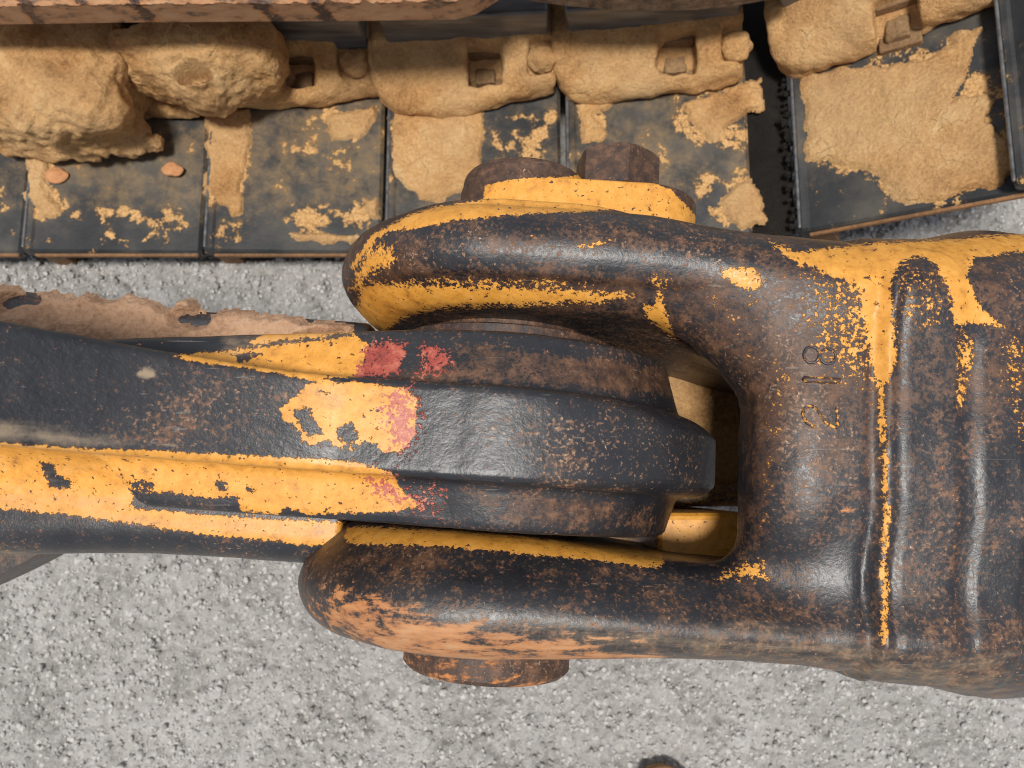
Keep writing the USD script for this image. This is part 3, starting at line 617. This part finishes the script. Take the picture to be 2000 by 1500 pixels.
# ------------------------------------------------------------------ the crawler track
trk = thing("crawler_track", "muddy crawler track of overlapping black steel shoes lying on the gravel", "crawler track", (0, 0.42, 0.0))
YO, YI = 0.289, 0.86                                     # outer and inner ends of the shoes
PITCH = 0.2235
starts = [(-0.158 - PITCH * 3, 0.070, 0), (-0.158 - PITCH * 2, 0.070, 0), (-0.158 - PITCH, 0.070, 0), (-0.158, 0.070, 4), (0.066, 0.0856, 10), (0.327, 0.137, 35), (0.486, 0.266, 58)]
class Shoe: pass
shoes = []
for (sx_, sz_, deg) in starts:
    s = Shoe(); r = math.radians(deg); s.o = np.array([sx_, YO, sz_]); s.ex = np.array([math.cos(r), 0, math.sin(r)]); s.ez = np.array([-math.sin(r), 0, math.cos(r)]); s.r = r
    s.z = (lambda x, y, s=s: s.o[2] + (np.asarray(x) - s.o[0]) * math.tan(s.r))
    s.w = (lambda l, s=s: s.o + np.asarray(l)[:, :1] * s.ex + np.asarray(l)[:, 1:2] * np.array([0, 1.0, 0]) + np.asarray(l)[:, 2:] * s.ez)
    shoes.append(s)
stain = {
 0: [([(-60, 300), (30, 360), (30, 460), (-60, 470)], 40, 0.40)],
 1: [([(50, 290), (110, 290), (130, 420), (60, 425)], 16, 0.6), ([(120, 395), (385, 395), (385, 450), (120, 440)], 20, 0.46), ([(230, 450), (300, 460), (280, 490), (220, 486)], 14, 0.5)],
 2: [([(400, 220), (490, 220), (480, 420), (400, 400)], 14, 0.6), ([(620, 200), (745, 210), (700, 290), (640, 270)], 20, 0.56), ([(540, 380), (745, 370), (745, 470), (560, 470)], 30, 0.50), ([(560, 280), (700, 280), (690, 350), (570, 345)], 12, 0.40)],
 3: [([(755, 190), (950, 200), (940, 380), (760, 350)], 14, 0.6), ([(950, 210), (1100, 210), (1060, 340), (950, 340)], 20, 0.44)],
 4: [([(1120, 180), (1190, 190), (1190, 270), (1130, 290)], 14, 0.58), ([(1340, 180), (1490, 170), (1490, 260), (1400, 330), (1290, 250)], 24, 0.55), ([(1290, 330), (1490, 330), (1490, 460), (1400, 450)], 24, 0.50)],
 5: [([(1560, 150), (1900, 60), (1980, 350), (1760, 390), (1570, 320)], 30, 0.55)],
}
film = {0: 0.5, 1: 0.62, 2: 0.65, 3: 0.5, 4: 0.6, 5: 0.4}
patches = {
 1: [[(48, 278), (90, 278), (92, 350), (100, 375), (135, 415), (110, 424), (75, 422), (62, 400), (45, 390), (50, 330)]],
 2: [[(408, 205), (485, 215), (498, 275), (482, 320), (474, 360), (474, 415), (455, 424), (440, 405), (405, 390), (398, 375), (402, 300)],
     [(640, 230), (735, 205), (735, 235), (700, 275), (650, 275)], [(705, 385), (742, 385), (742, 430), (715, 430)], [(560, 455), (600, 450), (720, 462), (660, 480), (580, 470)]],
 3: [[(762, 180), (845, 195), (945, 205), (942, 330), (900, 380), (862, 402), (820, 380), (762, 352)]],
 4: [[(1132, 170), (1200, 188), (1190, 215), (1160, 225), (1185, 262), (1180, 276), (1132, 285)],
     [(1330, 200), (1400, 180), (1488, 150), (1488, 210), (1450, 222), (1400, 275), (1380, 272), (1350, 240)],
     [(1400, 385), (1470, 345), (1490, 400), (1492, 435), (1440, 450), (1420, 420)]],
 5: [[(1556, 145), (1640, 130), (1735, 132), (1830, 105), (1870, 65), (1905, 62), (1898, 110), (1875, 160), (1860, 195), (1905, 185), (1945, 195), (1930, 240), (1945, 262), (1975, 265), (1985, 320), (1960, 355), (1890, 375), (1800, 395), (1745, 385), (1700, 335), (1620, 318), (1575, 310), (1568, 220)]],
}
# how far each shoe's foot of caked link mud comes out over the plate (photo pixels)
for i, s in enumerate(shoes):
    L_ = PITCH - 0.005
    # plate with a rolled leading lip, an edge that droops, and a grouser below
    prof = [(0.0, -0.004), (0.002, 0.002), (0.006, 0.0035), (0.011, 0.002), (0.014, 0.0), (L_ - 0.004, -0.006), (L_, -0.010), (L_, -0.018), (0.004, -0.016), (0.0, -0.010)]
    ys = np.concatenate([[0, 0.003], np.linspace(0.008, YI - YO, 90)])
    nP = 60
    top_a = np.concatenate([[p_[0] for p_ in prof[:5]], np.linspace(0.014, L_ - 0.004, nP)[1:-1], [p_[0] for p_ in prof[5:]]])
    top_c = np.concatenate([[p_[1] for p_ in prof[:5]], np.interp(np.linspace(0.014, L_ - 0.004, nP)[1:-1], [0.014, L_ - 0.004], [0.0, -0.006]), [p_[1] for p_ in prof[5:]]])
    na = len(top_a); A, B = np.meshgrid(top_a, ys, indexing="ij"); C = np.repeat(top_c[:, None], len(ys), 1)
    C = C - np.where(B < 0.002, 0.003, 0.0)
    V = s.w(np.stack([A.ravel(), B.ravel(), C.ravel()], 1)); k = np.arange(A.size).reshape(A.shape)
    Q = np.concatenate([np.stack([k[j], k[(j + 1) % na], np.roll(k[(j + 1) % na], -1), np.roll(k[j], -1)], -1)[:-1] for j in range(na)])
    Tq = np.vstack([Q[:, [0, 1, 2]], Q[:, [0, 2, 3]]])
    cap = trimesh.creation.triangulate_polygon(shapely.Polygon(np.stack([top_a, top_c], 1)), engine="earcut")
    capf = np.array([k[np.argmin(np.hypot(top_a[None] - cv_[0], top_c[None] - cv_[1])), 0] for cv_ in cap[0]])[cap[1]]
    V = V.copy(); V[:, 2] += 0.0012 * (fbm(V * 20, 3, 61) - 0.5)
    q = chart(V); st_ = np.zeros(len(V))
    for poly, soft, val in stain.get(i, []) + [(pp, 30, 0.56) for pp in patches.get(i, [])]: st_ = np.maximum(st_, val * np.clip(0.5 + inside(q, poly) / (2 * soft), 0, 1))
    st_ = np.minimum(np.maximum(st_, 0.24) + 0.04, 0.75); lipm = np.tile(0, len(V))
    mk = {"marks_a": np.stack([st_, film.get(i, 0.3) * (0.35 + 0.65 * step(B.ravel(), 0.015, 0.075)), 0 * st_], 1)}
    sp = obj("track_shoe", (V, np.vstack([Tq[:, ::-1], capf[:, ::-1], ])), "track_steel", trk, smooth=40 if False else False, marks=mk)
    g = box(0.004, 0.030, 0.004, YI - YO, -0.075, -0.015); g.vertices = s.w(np.array(g.vertices)); obj("grouser", g, "rust_edge", sp)
    e = box(0.01, L_ - 0.004, -0.0035, 0.006, -0.016, -0.0085, 0.002); e.vertices = s.w(np.array(e.vertices)); obj("rolled_edge", e, "rust_edge", sp)
    e = box(0.001, 0.0050, 0.004, YI - YO, 0.0005, 0.0046, 0.0018); e.vertices = s.w(np.array(e.vertices)); obj("worn_lip", e, "rail_steel", sp, 40)
    for n_, poly in enumerate(patches.get(i, [])):
        cake(poly, (lambda x, y, s=s: s.z(x, y) - 0.0268 * 0 - 0.006 * np.clip((np.asarray(x) - s.o[0]) / L_, 0, 1)), 0.005, 70 + 10 * i + n_, "mud", sp, amp=15)

# links: mud-caked foot with two nut pockets, dark rail above
def link_sdf(pockets, front, seed):
    def fn(a, b, c):
        fr = front(a)
        slope = 0.058 - 0.55 * np.clip(0.245 - b, 0, 0.1)            # top of the foot slopes down outwards
        corner = np.hypot(np.maximum(0.035 - a, 0), np.maximum(fr + 0.035 - b, 0)) - 0.035
        plan = np.maximum(np.maximum(fr - b, b - 0.33), np.maximum(-0.012 - a, a - 0.212))
        plan = np.maximum(plan, np.where((a < 0.023) & (b < fr + 0.035), np.hypot(0.023 - a, fr + 0.035 - b) - 0.035, -1))
        d = rint(plan, np.maximum(c - slope, -c - 0.004), 0.010)
        for (pa, pb, pr, dep) in pockets:
            hole = np.maximum(np.maximum(np.abs(a - pa), np.abs(b - pb)) * 0.8 + 0.2 * np.hypot(a - pa, b - pb) - pr, (slope - dep) - c)
            d = smax(d, -hole, 0.006)
        n_ = 0.010 * (fbm(np.stack([a, b, c], -1) * 38 + seed, 2, seed) - 0.5) if a.size < 3e6 else 0
        return d + n_
    return fn
pocket_px = {1: [], 2: [(580, 128, 0.020, 0.035), (690, 112, 0.021, 0.016)], 3: [(945, 120, 0.022, 0.034), (1058, 106, 0.017, 0.012)], 4: [(1322, 96, 0.022, 0.032), (1440, 78, 0.018, 0.012)], 5: [(1745, 22, 0.022, 0.028)]}
for i in (1, 2, 3, 4, 5):
    s = shoes[i]
    fronts = {1: lambda a: 0.172 + 0 * a, 2: lambda a: 0.196 - 0.012 * np.sin(a * 18) + 0 * a, 3: lambda a: 0.187 + 0.016 * np.cos(a * 15 + 2.2), 4: lambda a: 0.190 + 0.010 * np.cos(a * 14 + 2), 5: lambda a: 0.184 + 0.10 * np.clip(a - 0.06, 0, 1)}
    pk, nuts = [], []
    for (px, py, pr, dep) in pocket_px[i]:
        h_ = hit(px, py, lambda x, y, s=s: s.z(x, y) + 0.045 / math.cos(s.r)); l = h_ - s.o
        pk.append((l @ s.ex, l[1], pr, dep)); nuts.append((l @ s.ex, l[1], dep))
    v, f = nets(link_sdf(pk, fronts[i], 3 + i), (-0.03, 0.14, -0.012), (0.225, 0.345, 0.075), 0.003, refine=1)
    nl = normals(v, f); wv = s.w(v)
    wv = wv + (nl[:, :1] * s.ex + nl[:, 1:2] * np.array([0, 1.0, 0]) + nl[:, 2:] * s.ez) * (0.0035 * (fbm(wv * 110, 3, 81) - 0.5))[:, None]
    lk = obj("track_link", (wv, f), "mud", trk, smooth=True)
    rail = box(0.010, 0.206, 0.243, 0.345, 0.03, 0.098, 0.004); rail.vertices = s.w(np.array(rail.vertices)); obj("rail", rail, "rail_steel", lk, 30)
    for (a, b, dep) in nuts:
        c0 = 0.058 - 0.55 * np.clip(0.245 - b, 0, 0.1) - dep - 0.006
        if dep < 0.02:                     # this nut is only a hump under the clay
            nt = trimesh.creation.icosphere(3, 1.0); nv = np.array(nt.vertices); nv = nv * (0.8 + 0.4 * noise(nv * 2 + i, 3))[:, None] * np.array([0.019, 0.017, 0.014]) + np.array([a, b, c0 + 0.006]); nt.vertices = s.w(nv); obj("track_nut", nt, "mud", lk, True); continue
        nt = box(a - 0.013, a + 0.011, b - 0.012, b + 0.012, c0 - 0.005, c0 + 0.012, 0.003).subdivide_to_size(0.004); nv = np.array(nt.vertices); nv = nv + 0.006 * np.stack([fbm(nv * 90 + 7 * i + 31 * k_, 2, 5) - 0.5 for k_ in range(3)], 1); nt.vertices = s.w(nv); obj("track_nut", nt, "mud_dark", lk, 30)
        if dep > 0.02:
            so = box(a - 0.021, a + 0.021, b - 0.019, b + 0.024, c0 - 0.010, c0 + 0.004, 0.002); so.vertices = s.w(np.array(so.vertices)); obj("nut_socket", so, "mud_dark", lk)  # dark plate added on the pocket floor, standing for the shade in it
            so = box(a - 0.021, a + 0.021, b + 0.017, b + 0.025, c0, c0 + 0.028, 0.002); so.vertices = s.w(np.array(so.vertices)); obj("nut_socket", so, "mud_dark", lk)  # the same painted shade as a plate up the back wall
# black weld-spattered gap between the fourth and fifth shoes
a_, b_ = shoes[4].w(np.array([[PITCH - 0.004, 0, -0.02]]))[0], shoes[5].o
m = box(a_[0] - 0.004, b_[0] + 0.006, YO + 0.004, YI, a_[2] - 0.03, a_[2] + 0.002, 0.004).subdivide_to_size(0.006)
vv = np.array(m.vertices); vv[:, 2] += (vv[:, 2] > a_[2] - 0.01) * (vv[:, 0] - a_[0]) * 0.25
obj("joint_strip", (vv, m.faces), "black_weld", trk, True)
for k in range(26):
    y = YO + 0.01 + 0.19 * k / 26 + RNG.normal(0, 0.002); r = RNG.uniform(0.002, 0.0046)
    m = trimesh.creation.icosphere(1, r); m.vertices = np.array(m.vertices) * (0.7 + 0.6 * RNG.random((len(m.vertices), 1))) + np.array([b_[0] - 0.004 + RNG.normal(0, 0.002), y, b_[2] - 0.006]); obj("weld_blob", m, "black_weld", trk)

# ------------------------------------------------------------------ guards and clods over the track
gz = 0.285
pts = [(-160, 52), (0, 48), (250, 44), (500, 42), (700, 41), (890, 38), (930, 28), (978, -2), (1030, -60)]
gp = [tuple(at(a, b, gz - 0.03)) for a, b in pts] + [tuple(at(1030, -260, gz)), tuple(at(-160, -260, gz))]
m = trimesh.creation.extrude_polygon(shapely.Polygon(gp), 0.03); m.apply_translation((0, 0, gz - 0.03)); m = m.subdivide_to_size(0.004)
vv = np.array(m.vertices); tp = vv[:, 2] > gz - 0.002
vv[:, 2] += tp * 0.009 * (np.abs(fbm(vv * np.array([90, 90, 90]), 3, 91) - 0.5) * 3 + 0.6 * fbm(vv * 160, 2, 92) - 0.6)
q = chart(vv); dk = np.zeros(len(vv))
for ln in [[(20, -40), (75, 48)], [(230, -30), (300, 45)], [(480, -20), (545, 44)], [(600, -10), (650, 44)], [(95, -60), (160, 0)]]: dk = np.maximum(dk, np.clip(1 - line(q, ln) / 16, 0, 1))
gd = thing("track_guard", "thick mud-crusted guard plate with dark diagonal streaks above the track", "guard plate", (-0.3, 0.5, gz - 0.03))
obj("plate", (vv, m.faces), "worn_steel", gd, True, pack({"yellow": 0 * dk, "red": 0 * dk, "rust": 0.72 - 0.6 * dk, "brown": 0.7 + 0 * dk, "dust": 0.58 - 0.5 * dk, "fleck": 0.6 + 0 * dk}))
arc = [(980, -8), (1050, 4), (1120, 13), (1200, 19), (1280, 21), (1360, 19), (1430, 12), (1500, 0), (1560, -18)]
gp = [tuple(at(a, b, 0.24)) for a, b in arc] + [tuple(at(1560, -200, 0.27)), tuple(at(980, -200, 0.27))]
m = trimesh.creation.extrude_polygon(shapely.Polygon(gp), 0.03); m.apply_translation((0, 0, 0.24)); m = m.subdivide_to_size(0.01)
obj("curved_guard", m, "worn_steel", "/World", False, flat_marks(m.vertices, brown=0.7, fleck=0.4, dust=0.45), label="dark brown guard with a curved edge at the top of the picture", cat="guard plate")
# roller rim peeping out behind the lump
rr = trimesh.creation.annulus(0.07, 0.10, 0.03, sections=48); rr.apply_transform(trimesh.transformations.rotation_matrix(math.pi / 2, [1, 0, 0]))
c = at(520, 20, 0.15); rr.apply_translation((c[0], c[1] + 0.02, 0.20)); rr = rr.subdivide_to_size(0.02)
obj("track_roller", rr, "worn_steel", "/World", 30, None, label="grey rim of a track roller peeping out under the guard plate", cat="roller")

def blob(poly, z_top, z_low, seed, amp=0.02, dome=0.03, h=0.003):
    """A lump of clay: a plan outline that domes up to z_top, lumpy all over."""
    xy = np.array([at(a, b, (z_top + z_low) / 2) for a, b in poly])
    def fn(x, y, z):
        q = np.stack([x.ravel(), y.ravel()], 1); s = -inside(q, xy).reshape(x.shape)
        n_ = fbm(np.stack([x, y, z], -1) * 24 + seed, 3, seed) - 0.5
        return rint(s, np.maximum(z - z_top, z_low - z), dome) + amp * n_
    lo, hi = xy.min(0) - 0.02, xy.max(0) + 0.02
    v, f = nets(fn, (*lo, z_low - 0.02), (*hi, z_top + 0.03), h, refine=1)
    nl = normals(v, f)
    return v + nl * (0.004 * (np.abs(fbm(v * 70, 3, seed + 4) - 0.5) * -2 + 0.3) + 0.009 * (fbm(v * 120, 4, seed) - 0.5))[:, None], f
cl = thing("mud_clod", "large crumbly heap of tan mud at the left under the guard plate", "mud clod", (-0.55, 0.5, 0.09))
v, f = blob([(-60, 10), (260, 10), (240, 95), (268, 160), (250, 190), (270, 235), (240, 268), (120, 285), (90, 282), (60, 268), (0, 258), (-60, 252)], 0.195, 0.075, 11, amp=0.040, dome=0.022)
obj("heap", (v, f), "mud", cl, True)
v, f = blob([(100, 268), (160, 262), (240, 270), (315, 268), (312, 288), (200, 292), (105, 291)], 0.105, 0.082, 13, amp=0.008, dome=0.008, h=0.002)
obj("clay_shelf", (v, f), "mud", cl, True)
v, f = blob([(240, 90), (300, 72), (380, 45), (520, 40), (552, 80), (556, 120), (540, 160), (500, 172), (450, 192), (420, 208), (385, 205), (330, 185), (270, 172), (238, 150), (230, 115)], 0.200, 0.085, 12, amp=0.012, dome=0.050)
c = at(357, 121, 0.205); d_ = np.hypot((v[:, 0] - c[0]) / 0.021, (v[:, 1] - c[1]) / 0.0085)
v[:, 2] -= 0.030 * (1 - step(d_, 0.75, 1.1)) * (v[:, 2] > 0.15)
cl2 = thing("mud_clod", "smooth rounded lump of tan mud with a dark oval hole in its top", "mud clod", (-0.36, 0.5, 0.085))
obj("lump", (v, f), "mud", cl2, True)
# dropped chips of clay on the shoes
def chip(px, py, s_, seed, label):
    p = hit(px, py, lambda x, y: 0.070); m = trimesh.creation.icosphere(3, 1.0); v = np.array(m.vertices)
    v = v * (0.75 + 0.5 * noise(v * 1.4 + seed, seed))[:, None] * np.array([s_, s_ * 0.8, s_ * 0.45]) + p + np.array([0, 0, s_ * 0.15])
    obj("clay_chip", (v, m.faces), "chip_look", "/World", True, label=label, cat="clay chip")
chip(113, 343, 0.013, 1, "reddish half-round clay chip lying on the shoe nearest the left edge")
chip(338, 332, 0.012, 2, "tan clay chip near the shoe seam below the lump of mud")
# round metal rim half out of the picture at the bottom
c = at(1292, 1551, 0.015)
cap = thing("pipe_cap", "round dark metal cap with a pale top, cut off by the bottom edge", "cap", (c[0], c[1], 0.0))
m = trimesh.creation.torus(0.031, 0.0045); m.apply_translation((c[0], c[1], 0.022)); obj("rim", m, "rust_edge", cap, True)
m = trimesh.creation.cylinder(radius=0.030, height=0.02, sections=48); m.apply_translation((c[0], c[1], 0.010)); obj("cap_top", m, "mud", cap, 30)
